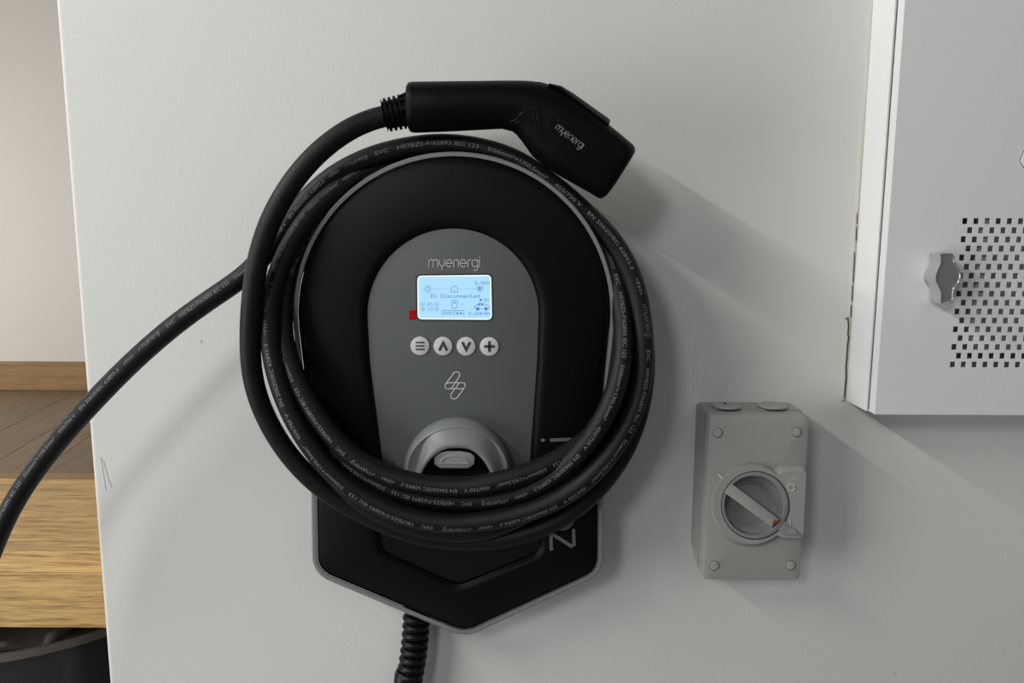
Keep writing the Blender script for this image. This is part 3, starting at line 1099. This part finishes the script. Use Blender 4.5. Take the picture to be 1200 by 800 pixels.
#        top x, y    bottom x, y    half thickness   squareness
sec = [(480.5, 103, 480.5, 147, .0165, 2.3), (478.5, 99.5, 479, 151, .0195, 2.3), (480.5, 97.0, 481, 154.5, .0215, 2.3), (486, 96.4, 486, 155.3, .0225, 2.3), (520, 96.0, 521, 154.0, .0225, 2.3),
       (560, 95.6, 560, 152.0, .0225, 2.3), (590, 95.2, 588, 150.6, .0225, 2.3), (612, 95.2, 600, 153.5, .0228, 2.3), (623, 95.8, 606, 158.5, .0230, 2.3), (634, 97.0, 612, 166, .0232, 2.35), (655, 103, 624, 183, .0238, 2.4),
       (671, 114, 640, 196, .0245, 2.5), (687, 126, 658, 207, .025, 2.6), (703, 139, 676, 217, .025, 2.7), (719, 152, 692, 226, .025, 2.8), (733, 163.5, 701, 231.5, .0248, 2.8),
       (740, 169.5, 705, 232.5, .0240, 2.8), (742.6, 173, 708, 231.0, .0225, 2.8), (743.3, 177, 711.5, 227.5, .0200, 2.8)]


def sec_ring(s, n=40, k=1.0, sh=0.0):
    tx_, ty_, bx__, by__, th, q = s
    a, b = at(tx_, ty_, DC), at(bx__, by__, DC)
    c, h = (a + b) / 2, (a - b) / 2
    out = []
    for i in range(n):
        t = 2 * math.pi * i / n
        ct, st_ = math.cos(t), math.sin(t)
        cc = math.copysign(abs(ct) ** (2 / q), ct)
        ss = math.copysign(abs(st_) ** (2 / q), st_)
        out.append(c + h * cc * k + Vector((0, -1, 0)) * ss * th * k)
    return out


R0 = [sec_ring(s) for s in sec]
dirm = (at(743, 170, DC) - at(722, 150, DC)).normalized()
rr_in = sec_ring(sec[-1], k=0.86)
rr_deep = [p - (rr_in[0] * 0 + (R0[-1][0] - R0[-4][0]).normalized() * 0.018) for p in rr_in]
plug = obj('plug_housing', *rings_mesh(R0 + [rr_in, rr_deep]), M_CONN, lead, smooth=True, auto=50, label='matt black angled plug housing')
# gland with ribs
g0, g1 = at(481, 129, DC), at(450, 135.5, 0.0935)
gpath, grad = [], []
NG = 60
for i in range(NG + 1):
    t = i / NG
    gpath.append(g0.lerp(g1, t))
    base = 0.0135 - 0.0008 * t
    if t < 0.28:
        r = base - 0.0010
    else:
        r = base + 0.0011 * (1 if math.sin((t - 0.28) / 0.72 * math.pi * 2 * 4 + 0.4) > -0.2 else -1.1)
    grad.append(r)
grad[-1] = 0.0108
obj('strain_relief', *tube(gpath, grad, 32), M_CONN, plug, smooth=True, auto=30, label='ribbed cable gland behind the plug')
for k in range(5):
    a = math.radians(-70 + 35 * k)
    ax = (g1 - g0).normalized()
    up_ = Vector((0, 0, 1)) - ax * ax.z
    up_.normalize()
    side = Vector((0, -1, 0))
    d = side * math.cos(a) + up_ * math.sin(a)
    w_ = ax.cross(d)
    c0 = g0 + ax * 0.0005
    vv = [c0 + d * 0.0122 - w_ * 0.0016, c0 + d * 0.0122 + w_ * 0.0016, c0 + d * 0.0152 + w_ * 0.0012, c0 + d * 0.0152 - w_ * 0.0012]
    c1 = c0 + ax * 0.006
    vv += [c1 + d * 0.0122 - w_ * 0.0012, c1 + d * 0.0122 + w_ * 0.0012, c1 + d * 0.0138 + w_ * 0.0009, c1 + d * 0.0138 - w_ * 0.0009]
    obj('gland_rib', vv, [(0, 1, 2, 3), (7, 6, 5, 4), (0, 4, 5, 1), (1, 5, 6, 2), (2, 6, 7, 3), (3, 7, 4, 0)], M_CONN, plug, smooth=False, bevel=0.0003)
# top cap strip along the upper spine
cap_top = [(643, 101.5), (657, 104.2), (672, 112.8), (685, 122.0), (700, 132.6), (711, 140.2), (714, 143.5), (712.5, 147)]
cap_bot = [(642, 103), (655, 107), (668, 117), (681, 127), (695, 138), (705, 145.5), (709, 148.5), (711, 149)]
rg = []
for (ax_, ay_), (bx__, by__) in zip(cap_top, cap_bot):
    a, b = at(ax_, ay_ - 0.8, DC), at(bx__, by__, DC)
    c, h = (a + b) / 2, (a - b) / 2
    rg.append([c + h * math.cos(2 * math.pi * i / 20) + Vector((0, -1, 0)) * math.copysign(abs(math.sin(2 * math.pi * i / 20)) ** 0.7, math.sin(2 * math.pi * i / 20)) * 0.0165 for i in range(20)])
obj('top_cap', *rings_mesh(rg), mat('cap_grey_plastic', (0.035, 0.036, 0.036), 0.5), plug, smooth=True, label='slightly paler cap strip on the plug\'s spine')
kb = at(735, 157, DC)
obj('key_slot', *tube([at(723, 157.0, DC + 0.004), at(738, 169.0, DC + 0.004)], 0.0014, 8), M_BLACKG, plug, smooth=True)
# surface details projected onto the plug
pbvh = BVHTree.FromPolygons([tuple(Vector(v.co) + WORLD_ORIGIN['plug_housing']) for v in plug.data.vertices], [tuple(p.vertices) for p in plug.data.polygons])


def onplug(px, py, off=0.0):
    """Point on the plug's front surface, straight in from in front of it."""
    q = at(px, py, DC + 0.022)
    h = pbvh.ray_cast(Vector((q.x, -0.3, q.z)), Vector((0, 1, 0)))
    if h[0] is None:
        return q
    n_ = h[1] if h[1].y < 0 else -h[1]
    return h[0] + n_ * off


seam = [(598, 141.5), (605, 139), (612, 133), (618, 128.5), (623, 126.5), (628, 129), (630, 134), (630.5, 141), (632, 149), (635, 156), (640, 161)]
sp = catmull([Vector((x, y, 0)) for x, y in seam], 5)
obj('seam', *tube([onplug(p.x, p.y, 0.0001) for p in sp], [0.0005 + 0.0009 * math.sin(math.pi * i / (len(sp) - 1)) for i in range(len(sp))], 8), mat('gloss_seam', (0.004, 0.004, 0.004), 0.12, spec=0.8), plug, smooth=True, label='glossy moulded seam line')
seam2 = [(604, 143.5), (612, 139.5), (618, 134), (623, 131), (626, 134), (627, 142), (629, 151), (633, 159)]
sp = catmull([Vector((x, y, 0)) for x, y in seam2], 5)
obj('seam', *tube([onplug(p.x, p.y, 0.0) for p in sp], 0.0007, 8), mat('gloss_seam', (0.004, 0.004, 0.004), 0.12, spec=0.8), plug, smooth=True, label='glossy moulded seam line')
ovl = []
a = math.radians(-38)
for k in range(32):
    t = 2 * math.pi * k / 32
    x, y = 26 * math.copysign(abs(math.cos(t)) ** 0.75, math.cos(t)), 7.5 * math.copysign(abs(math.sin(t)) ** 0.85, math.sin(t))
    ovl.append((667 + x * math.cos(a) - y * math.sin(a), 161 - x * math.sin(a) - y * math.cos(a)))
ovp = [onplug(x, y, 0.0003) for x, y in ovl]
obj('badge_outline', *tube(ovp + [ovp[0]], 0.00035, 6), M_CONN, plug, smooth=True)
obj('wordmark', *wordmark_on(onplug, 650.3, 151, 38.5, 0.0004, -38, 0.10, 1.25), mat('plug_print', (0.33, 0.34, 0.34), 0.5), plug, smooth=False, label='myenergi in thin grey letters', recalc=False)

# ================================================================ CONDUIT
c_top, c_bot = at(488.5, 708, 0.018), at(475, 812, 0.021)
cond = empty('corrugated_conduit', at(487, 725, 0.0), 'black corrugated conduit running down the wall from under the charger', 'conduit')
ax_ = (c_top - c_bot).normalized()
sx_ = (Vector((1, 0, 0)) - ax_ * ax_.x).normalized()
sy_ = ax_.cross(sx_)
cr = []
turns, NP, seg = 10.9, 264, 36
for i in range(NP + 1):
    t = i / NP
    c = c_top.lerp(c_bot, t) + Vector((0.0032 * math.sin(t * math.pi * 0.9), 0, 0))
    ring = []
    for k in range(seg):
        th = 2 * math.pi * k / seg
        ph = (t * turns + th / (2 * math.pi) + 0.3) % 1.0
        r_ = 0.0093 + 0.0052 * max(0.0, math.sin(ph * math.pi)) ** 0.6
        ring.append(c + (sx_ * math.cos(th) + sy_ * math.sin(th)) * r_)
    cr.append(ring)
obj('corrugated_tube', *rings_mesh(cr), mat('conduit_black', (0.0035, 0.0035, 0.0037), 0.36, spec=0.25), cond, smooth=True, auto=80)
obj('end_cuff', *tube([at(478.0, 785, 0.02), at(477.3, 789, 0.02), at(473.5, 825, 0.021), at(471, 850, 0.021)], [0.0115, 0.0132, 0.0134, 0.0134], 28), mat('conduit_black', (0, 0, 0)), cond, smooth=True, label='smooth black cuff at the conduit end')

# ================================================================ ISOLATOR
DI = 0.052
iso = empty('isolator_switch', at(881, 580, 0), 'grey plastic rotary isolator switch box on the wall right of the charger', 'switch')
fp = [(831, 486.5), (946.5, 487), (940, 680), (825, 680)]
fw = [at(*p, DI) for p in fp]
x0, x1 = (fw[0].x + fw[3].x) / 2, (fw[1].x + fw[2].x) / 2
z1, z0 = (fw[0].z + fw[1].z) / 2, (fw[2].z + fw[3].z) / 2


def rrect(x0, x1, z0, z1, r, y, n=6):
    P = rounded([(x0, z0), (x1, z0), (x1, z1), (x0, z1)], r, n)
    return [Vector((p.x, y, p.y)) for p in P]


g_ = 0.0012
base_r = [rrect(x0 - g_, x1 + g_, z0 + 0.012, z1 + g_, 0.006, 0.0), rrect(x0 - g_, x1 + g_, z0 + 0.006, z1 + g_, 0.006, -0.020), rrect(x0 - g_, x1 + g_, z0 + 0.0015, z1 + g_, 0.006, -0.030)]
obj('base_box', *rings_mesh(base_r), M_ISO, iso, smooth=True, auto=30)
lid_r = [rrect(x0, x1, z0, z1, 0.005, -0.0302), rrect(x0, x1, z0, z1, 0.005, -DI + 0.0018), rrect(x0 + 0.0006, x1 - 0.0006, z0 + 0.0006, z1 - 0.0006, 0.0046, -DI + 0.0005), rrect(x0 + 0.002, x1 - 0.002, z0 + 0.002, z1 - 0.002, 0.0035, -DI)]
lid_r = [resample([(p.x, p.z) for p in r_], 160) for r_ in lid_r]
lid_y = [-0.0302, -DI + 0.0018, -DI + 0.0005, -DI]
kc = at(885.2, 592, DI)
kr_ = abs(at(885.2 + 40.5, 592, DI).x - kc.x)
lid_w = [[Vector((p.x, y_, p.y)) for p in r_] for r_, y_ in zip(lid_r, lid_y)]
hole_ = [Vector((kc.x, -DI, kc.z)) + (Vector((p.x - kc.x, 0, p.y - kc.z)).normalized() * kr_) for p in lid_r[-1]]
lid_w += [hole_, [p + Vector((0, 0.016, 0)) for p in hole_]]
obj('cover', *rings_mesh(lid_w, True, True), M_ISO, iso, smooth=True, auto=40)
# raised surround: ring with a band to the right edge
def ati(px, py, off=0.0):
    return at(px, py, DI + off)


def surround(rc, yt, yb, xr, blend):
    """outline of the ring merging into a band to the right"""
    cx0, cy0 = 881, 591.3
    pts = []
    a_t = math.degrees(math.asin(min(0.99, (cy0 - yt - blend) / rc)))
    a_b = math.degrees(math.asin(min(0.99, (yb - blend - cy0) / rc)))
    for k in range(49):
        a = math.radians(a_t + (360 - a_t - a_b) * k / 48)
        pts.append((cx0 + rc * math.cos(a), cy0 - rc * math.sin(a)))
    # concave run to the band, bottom then up the right edge and back along the top
    pb = pts[-1]
    pts += [(pb[0] + 6, pb[1] - (pb[1] - yb) * 0.75), (pb[0] + 13, yb), (xr - 3, yb), (xr, yb - 3)]
    ptp = pts[0]
    pts += [(xr + 3.5, yt + 3), (xr + 0.5, yt), (ptp[0] + 13, yt), (ptp[0] + 6, yt + (ptp[1] - yt) * 0.25)]
    return pts[::-1]


sA = resample(surround(49.0, 545.5, 631.5, 942.5, 4), 140)
sB = resample(surround(46.5, 551.5, 631.0, 942.2, 4), 140)
sC = offset_in(sB, 1.0)
kcc = Vector((885.2, 592.0))
inn = [kcc + (p - kcc).normalized() * 40.3 for p in sC]
v, f = rings_mesh([[ati(*p, -0.001) for p in sA], [ati(*p, 0.0012) for p in sA], [ati(*p, 0.0052) for p in sB], [ati(*p, 0.0062) for p in sC], [ati(*p, 0.0062) for p in inn], [ati(*p, -0.002) for p in inn]], False, False)
obj('dial_surround', v, f, M_ISO, iso, smooth=True, auto=30)
SO2 = 0.0062
dr = []
for r, off in ((39.3, SO2 - 0.0005), (39.3, SO2 + 0.0004), (38.5, SO2 + 0.0012), (35.2, SO2 + 0.0012), (34.6, SO2 + 0.0004), (34.2, SO2 - 0.0090), (32, SO2 - 0.0120), (26, SO2 - 0.0135), (24.5, SO2 - 0.0150), (12, SO2 - 0.0155)):
    dr.append([ati(*p, off) for p in circle(885.2 - (39.3 - r) * 0.35, 592.0, r, n=64)])
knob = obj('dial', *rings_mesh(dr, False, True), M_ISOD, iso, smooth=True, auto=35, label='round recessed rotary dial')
obj('dial_gap', *rings_mesh([[ati(*p, SO2 + 0.0001) for p in circle(885.2, 592, 40.2, n=64)], [ati(*p, SO2 + 0.0003) for p in circle(885.2, 592, 39.4, n=64)]], False, False), M_SEAL, knob, smooth=False)
def bar(pts, o0_, o1_, ch, m_, nm, par, **kw):
    return obj(nm, *plate(ati, pts, o0_, o1_, ch, 0.7), m_, par, smooth=True, auto=30, **kw)


bar(rounded([(857.5, 566.5), (913.5, 608.5), (904, 617), (848, 576.5)], [2, 0.5, 0.5, 2], 3), SO2 - 0.0150, SO2 + 0.0042, 0.0006, M_ISO, 'handle_bar', knob, label='pale grey handle bar turned to lower right')
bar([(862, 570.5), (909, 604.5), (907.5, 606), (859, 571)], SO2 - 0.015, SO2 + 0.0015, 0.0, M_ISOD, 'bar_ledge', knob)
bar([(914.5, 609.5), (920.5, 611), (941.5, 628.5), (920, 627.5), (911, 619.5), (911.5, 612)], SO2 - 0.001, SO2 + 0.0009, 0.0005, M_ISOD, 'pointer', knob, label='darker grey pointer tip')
obj('red_marker', *plate(ati, [(908.8, 607.2), (910.8, 613.2), (904.6, 613.8)], SO2 + 0.004, SO2 + 0.0047), M_RED, knob, smooth=False, label='small red triangle')
t1 = text_on(ati, 'OFF', 921.3, 562.8, 5.6, SO2 + 0.0003, 0, 12.8)
t2 = text_on(ati, 'ON', 922.3, 624.6, 5.0, SO2 + 0.0011, 0, 9)
ring_ = stroke_on(ati, [[(927.5 + 4.1 * math.cos(k * math.pi / 12), 570.8 + 4.1 * math.sin(k * math.pi / 12)) for k in range(25)]], 1.5, SO2 + 0.0004)
one = stroke_on(ati, [[(926.2, 608.8), (926.1, 615.4)]], 1.2, SO2 + 0.0004)
obj('raised_lettering', *t1, M_EMB, iso, smooth=False, label='raised letters OFF')
obj('raised_lettering', *t2, M_EMB, iso, smooth=False, label='raised letters ON')
obj('raised_symbol', *ring_, M_EMB, iso, smooth=False, label='raised circle for off', solid=0.0004)
obj('raised_symbol', *one, M_EMB, iso, smooth=False, label='raised bar for on', solid=0.0004)
obj('mark_glint', *stroke_on(ati, [[(842.3, 556.2), (847.6, 561.6)]], 1.5, 0.0030), mat('white_glint', (0.8, 0.8, 0.78), 0.4), iso, smooth=False, label='short white painted glint on the case mark', solid=0.0005)  # white stroke paints in a glint on the case
for px, py in ((841.3, 507), (933.6, 506.2), (837.3, 662.6), (926.8, 662.3)):
    s_ = obj('screw_cap', *plate(ati, circle(px, py, 5.3, n=28), -0.001, 0.0011, 0.0006, 1.0), M_SCREW, iso, smooth=True, label='round screw cap in a corner of the cover')
    obj('cap_shade_ring', *rings_mesh([[ati(*p, 0.00005) for p in circle(px, py, 6.1, n=28)], [ati(*p, 0.0001) for p in circle(px, py, 5.3, n=28)]], False, False), mat('isolator_shadow_gap', (0.11, 0.115, 0.11), 0.6), s_, smooth=False)  # flat dark ring paints the shadow gap around the cap
# entry plugs on the top face
zt = z1 + g_
for px in (851.5, 905.5):
    c = on_floor(px, 473.5, zt + 0.003)
    rr = []
    for r, dz in ((0.0118, -0.0005), (0.0118, 0.0008), (0.0145, 0.0009), (0.0145, 0.0020), (0.0138, 0.0027), (0.0105, 0.0030), (0.0100, 0.0026)):
        rr.append([Vector((c.x + r * math.cos(2 * math.pi * k / 40), c.y + r * math.sin(2 * math.pi * k / 40), zt + dz)) for k in range(40)])
    pl_ = obj('entry_plug', *rings_mesh(rr), M_SCREW, iso, smooth=True, auto=30, label='round blanking plug on the top of the box')
    obj('plug_gasket', *rings_mesh([[Vector((c.x + 0.0132 * math.cos(2 * math.pi * k / 32), c.y + 0.0132 * math.sin(2 * math.pi * k / 32), zt + dz)) for k in range(32)] for dz in (-0.0002, 0.0009)]), M_SEAL, pl_, smooth=True, auto=30)
obj('plug_slot', *box(on_floor(850, 472, zt + .003).x - 0.001, on_floor(850, 472, zt + .003).x + 0.001, on_floor(850, 472, zt + .003).y - 0.003, on_floor(850, 472, zt + .003).y + 0.002, zt + 0.0027, zt + 0.0031), M_SEAL, iso, smooth=False)

# ================================================================ CABINET
DD = 0.063
cab = empty('metal_cabinet', at(1150, 300, 0), 'white enamelled wall cabinet with a perforated door at the right edge', 'cabinet')
dl = at(1025, 485, DD)          # door's lower left corner
dx0, dz0 = dl.x, dl.z
dx0 = (at(1025, 485, DD).x + at(1060, 40, DD).x) / 2
dx1, dz1 = dx0 + 0.42, dz0 + 0.60
bx0 = at(990, 470, 0).x * 0.5 + at(1022.5, 30, 0).x * 0.5
bz0 = at(989, 469, 0).z
# body: left, top, bottom, right sides + back
BD = 0.046
tk = 0.0015
parts = [box(bx0, bx0 + tk, -BD, 0, bz0, dz1), box(dx1 - tk, dx1, -BD, 0, bz0, dz1), box(bx0 + tk, dx1 - tk, -BD, 0, bz0, bz0 + tk), box(bx0 + tk, dx1 - tk, -BD, 0, dz1 - tk, dz1), box(bx0 + tk, dx1 - tk, -0.002, 0, bz0 + tk, dz1 - tk)]
obj('cabinet_body', *join(*parts), M_CABS, cab, smooth=False)
obj('door_gap_shade', *join(box(bx0 + 0.002, bx0 + 0.008, -DD + 0.014, -BD, bz0 + 0.002, dz1 - 0.002), box(bx0 + 0.008, dx1 - 0.004, -DD + 0.014, -BD, bz0 + 0.002, bz0 + 0.008)), mat('gap_grey', (0.12, 0.12, 0.12), 0.7), cab, smooth=False)  # grey strips stand in for the shaded gap behind the door
# door with punched square holes
hole = at(1137.45, 261.5, DD) - at(1131.0, 261.5, DD)
hw = abs(hole.x)
pitch = hw * 13.05 / 6.45
hx0 = at(1127.9, 258.4, DD).x
ztop = at(1131, 255.4, DD).z
hh = (at(1131, 255.0, DD) - at(1131, 262.0, DD)).z
rowp = (at(1131, 258.4, DD) - at(1131, 426.4, DD)).z / 16
ncol = 17
xs = [dx0]
xr_ = []
for c in range(ncol):
    for h2 in (0, 1):
        a = hx0 + pitch * (c + 0.5 * h2)
        xr_.append((a, a + hw, h2))
        xs += [a, a + hw]
xs = sorted(xs) + [dx1]
zs = [dz0]
rows = []
for r in range(17):
    zb = ztop - r * rowp - hh
    rows.append((zb, zb + hh, r % 2))
for zb, zt_, o in reversed(rows):
    zs += [zb, zt_]
zs += [dz1]
V, FF, idx = [], [], {}


def vid(x, z, y):
    key = (round(x, 7), round(z, 7), round(y, 6))
    if key not in idx:
        idx[key] = len(V)
        V.append((x, y, z))
    return idx[key]


yf, yb_ = -DD, -DD + 0.0010
holes = set()
for j in range(len(zs) - 1):
    zb, zt_ = zs[j], zs[j + 1]
    rowh = next((o for a, b, o in rows if abs(a - zb) < 1e-7), None)
    for i in range(len(xs) - 1):
        xa, xb = xs[i], xs[i + 1]
        if rowh is not None and any(abs(a - xa) < 1e-7 and o == rowh for a, b, o in xr_):
            p = [(xa, zb), (xb, zb), (xb, zt_), (xa, zt_)]
            for k in range(4):
                (ax_, az_), (cx_, cz_) = p[k], p[(k + 1) % 4]
                FF.append((vid(ax_, az_, yf), vid(cx_, cz_, yf), vid(cx_, cz_, yb_), vid(ax_, az_, yb_)))
            continue
        FF.append((vid(xa, zb, yf), vid(xb, zb, yf), vid(xb, zt_, yf), vid(xa, zt_, yf)))
        FF.append((vid(xa, zb, yb_), vid(xa, zt_, yb_), vid(xb, zt_, yb_), vid(xb, zb, yb_)))
# returned edges
e = 0.0125
ed = [box(dx0 - 0.0006, dx0 + 0.0012, -DD + 0.0004, -DD + e, dz0, dz1), box(dx0, dx1, -DD + 0.0004, -DD + e, dz0 - 0.0006, dz0 + 0.0012), box(dx1 - 0.0012, dx1, -DD + 0.0004, -DD + e, dz0, dz1), box(dx0, dx1, -DD + 0.0004, -DD + e, dz1 - 0.0012, dz1)]
door = obj('door_panel', *join((V, FF), *ed), M_CAB, cab, smooth=False, recalc=False, label='white door with rows of punched square holes')
# equipment seen through the holes
obj('inner_plate', *box(hx0 + pitch * 1.2, dx1 - 0.02, -DD + 0.0155, -DD + 0.017, ztop - rowp * 15.0, dz1 - 0.05), mat('inner_plate_grey', (0.5, 0.5, 0.5), 0.6), cab, smooth=False)
xa = at(1150, 300, DD).x
obj('inner_rail', *box(xa, xa + 0.0075, -DD + 0.005, -DD + 0.0153, dz0 + 0.064, dz1 - 0.05), mat('inner_rail_metal', (0.5, 0.5, 0.49), 0.4), cab, smooth=False)

# wing knob
hs = [(1101.5, 296.5), (1109, 295.8), (1117, 296.6), (1119, 301), (1119.6, 306), (1122.8, 311), (1126.3, 317), (1127.3, 324), (1125, 331), (1121, 336.5), (1118.2, 341), (1117.6, 348), (1116.8, 355), (1110, 356.8), (1103, 356.4),
      (1102, 350), (1102.3, 343), (1099.4, 336), (1096.6, 330), (1096.4, 323), (1098.8, 315), (1101.5, 309), (1102.3, 303)]
hs = [tuple(p) for p in resample([tuple(q) for q in [p.to_2d() for p in catmull([Vector((x, y, 0)) for x, y in hs + hs[:1]], 4)][:-1]], 90)]


def atd(px, py, off=0.0):
    return at(px, py, DD + off)


def shape(off, inset, scale=1.0):
    o = offset_in(hs, inset)
    return [atd(p.x, p.y, off) for p in o]


cw = at(1109.5, 326, DD + 0.02)
# rings keep the same real outline at each depth
front = [at(p.x, p.y, DD + 0.0205) for p in offset_in(hs, 0.0)]


def ring_at(d, k, grow=0.0):
    return [Vector((cw.x + (p.x - cw.x) * k, -(DD + d), cw.z + (p.z - cw.z) * k)) for p in front]


kr = [ring_at(0.0025, 0.93), ring_at(0.0035, 0.97), ring_at(0.008, 0.99), ring_at(0.017, 1.0), ring_at(0.0197, 0.985), ring_at(0.0205, 0.955), ring_at(0.0203, 0.90), ring_at(0.0193, 0.87)]
lock = obj('wing_knob', *rings_mesh(kr), M_CHROME, cab, smooth=True, auto=38, label='chrome wing knob on the door')
dc = []
for r, d in ((0.0105, 0.0), (0.0105, 0.003), (0.0095, 0.0045), (0.009, 0.006)):
    dc.append([Vector((cw.x + r * math.cos(2 * math.pi * k / 40), -(DD + d), cw.z + r * math.sin(2 * math.pi * k / 40))) for k in range(40)])
obj('knob_rosette', *rings_mesh(dc), M_CHROME, lock, smooth=True, auto=30)
# emblem plate at the picture's edge
eb = rounded([(1195, 189), (1202, 172), (1222, 170), (1226, 188), (1218, 199), (1201, 197)], 6, 5)
obj('door_badge', *plate(atd, eb, 0.0, 0.0012, 0.0005, 0.7), M_CAB, cab, smooth=True, auto=30, label='small rounded raised badge at the right edge')
obj('badge_groove', *rings_mesh([[atd(*p, 0.0002) for p in offset_in(eb, -0.9)], [atd(*p, 0.0004) for p in eb]], False, False), mat('groove_grey', (0.06, 0.06, 0.06), 0.6), bpy.data.objects['door_badge'], smooth=False)
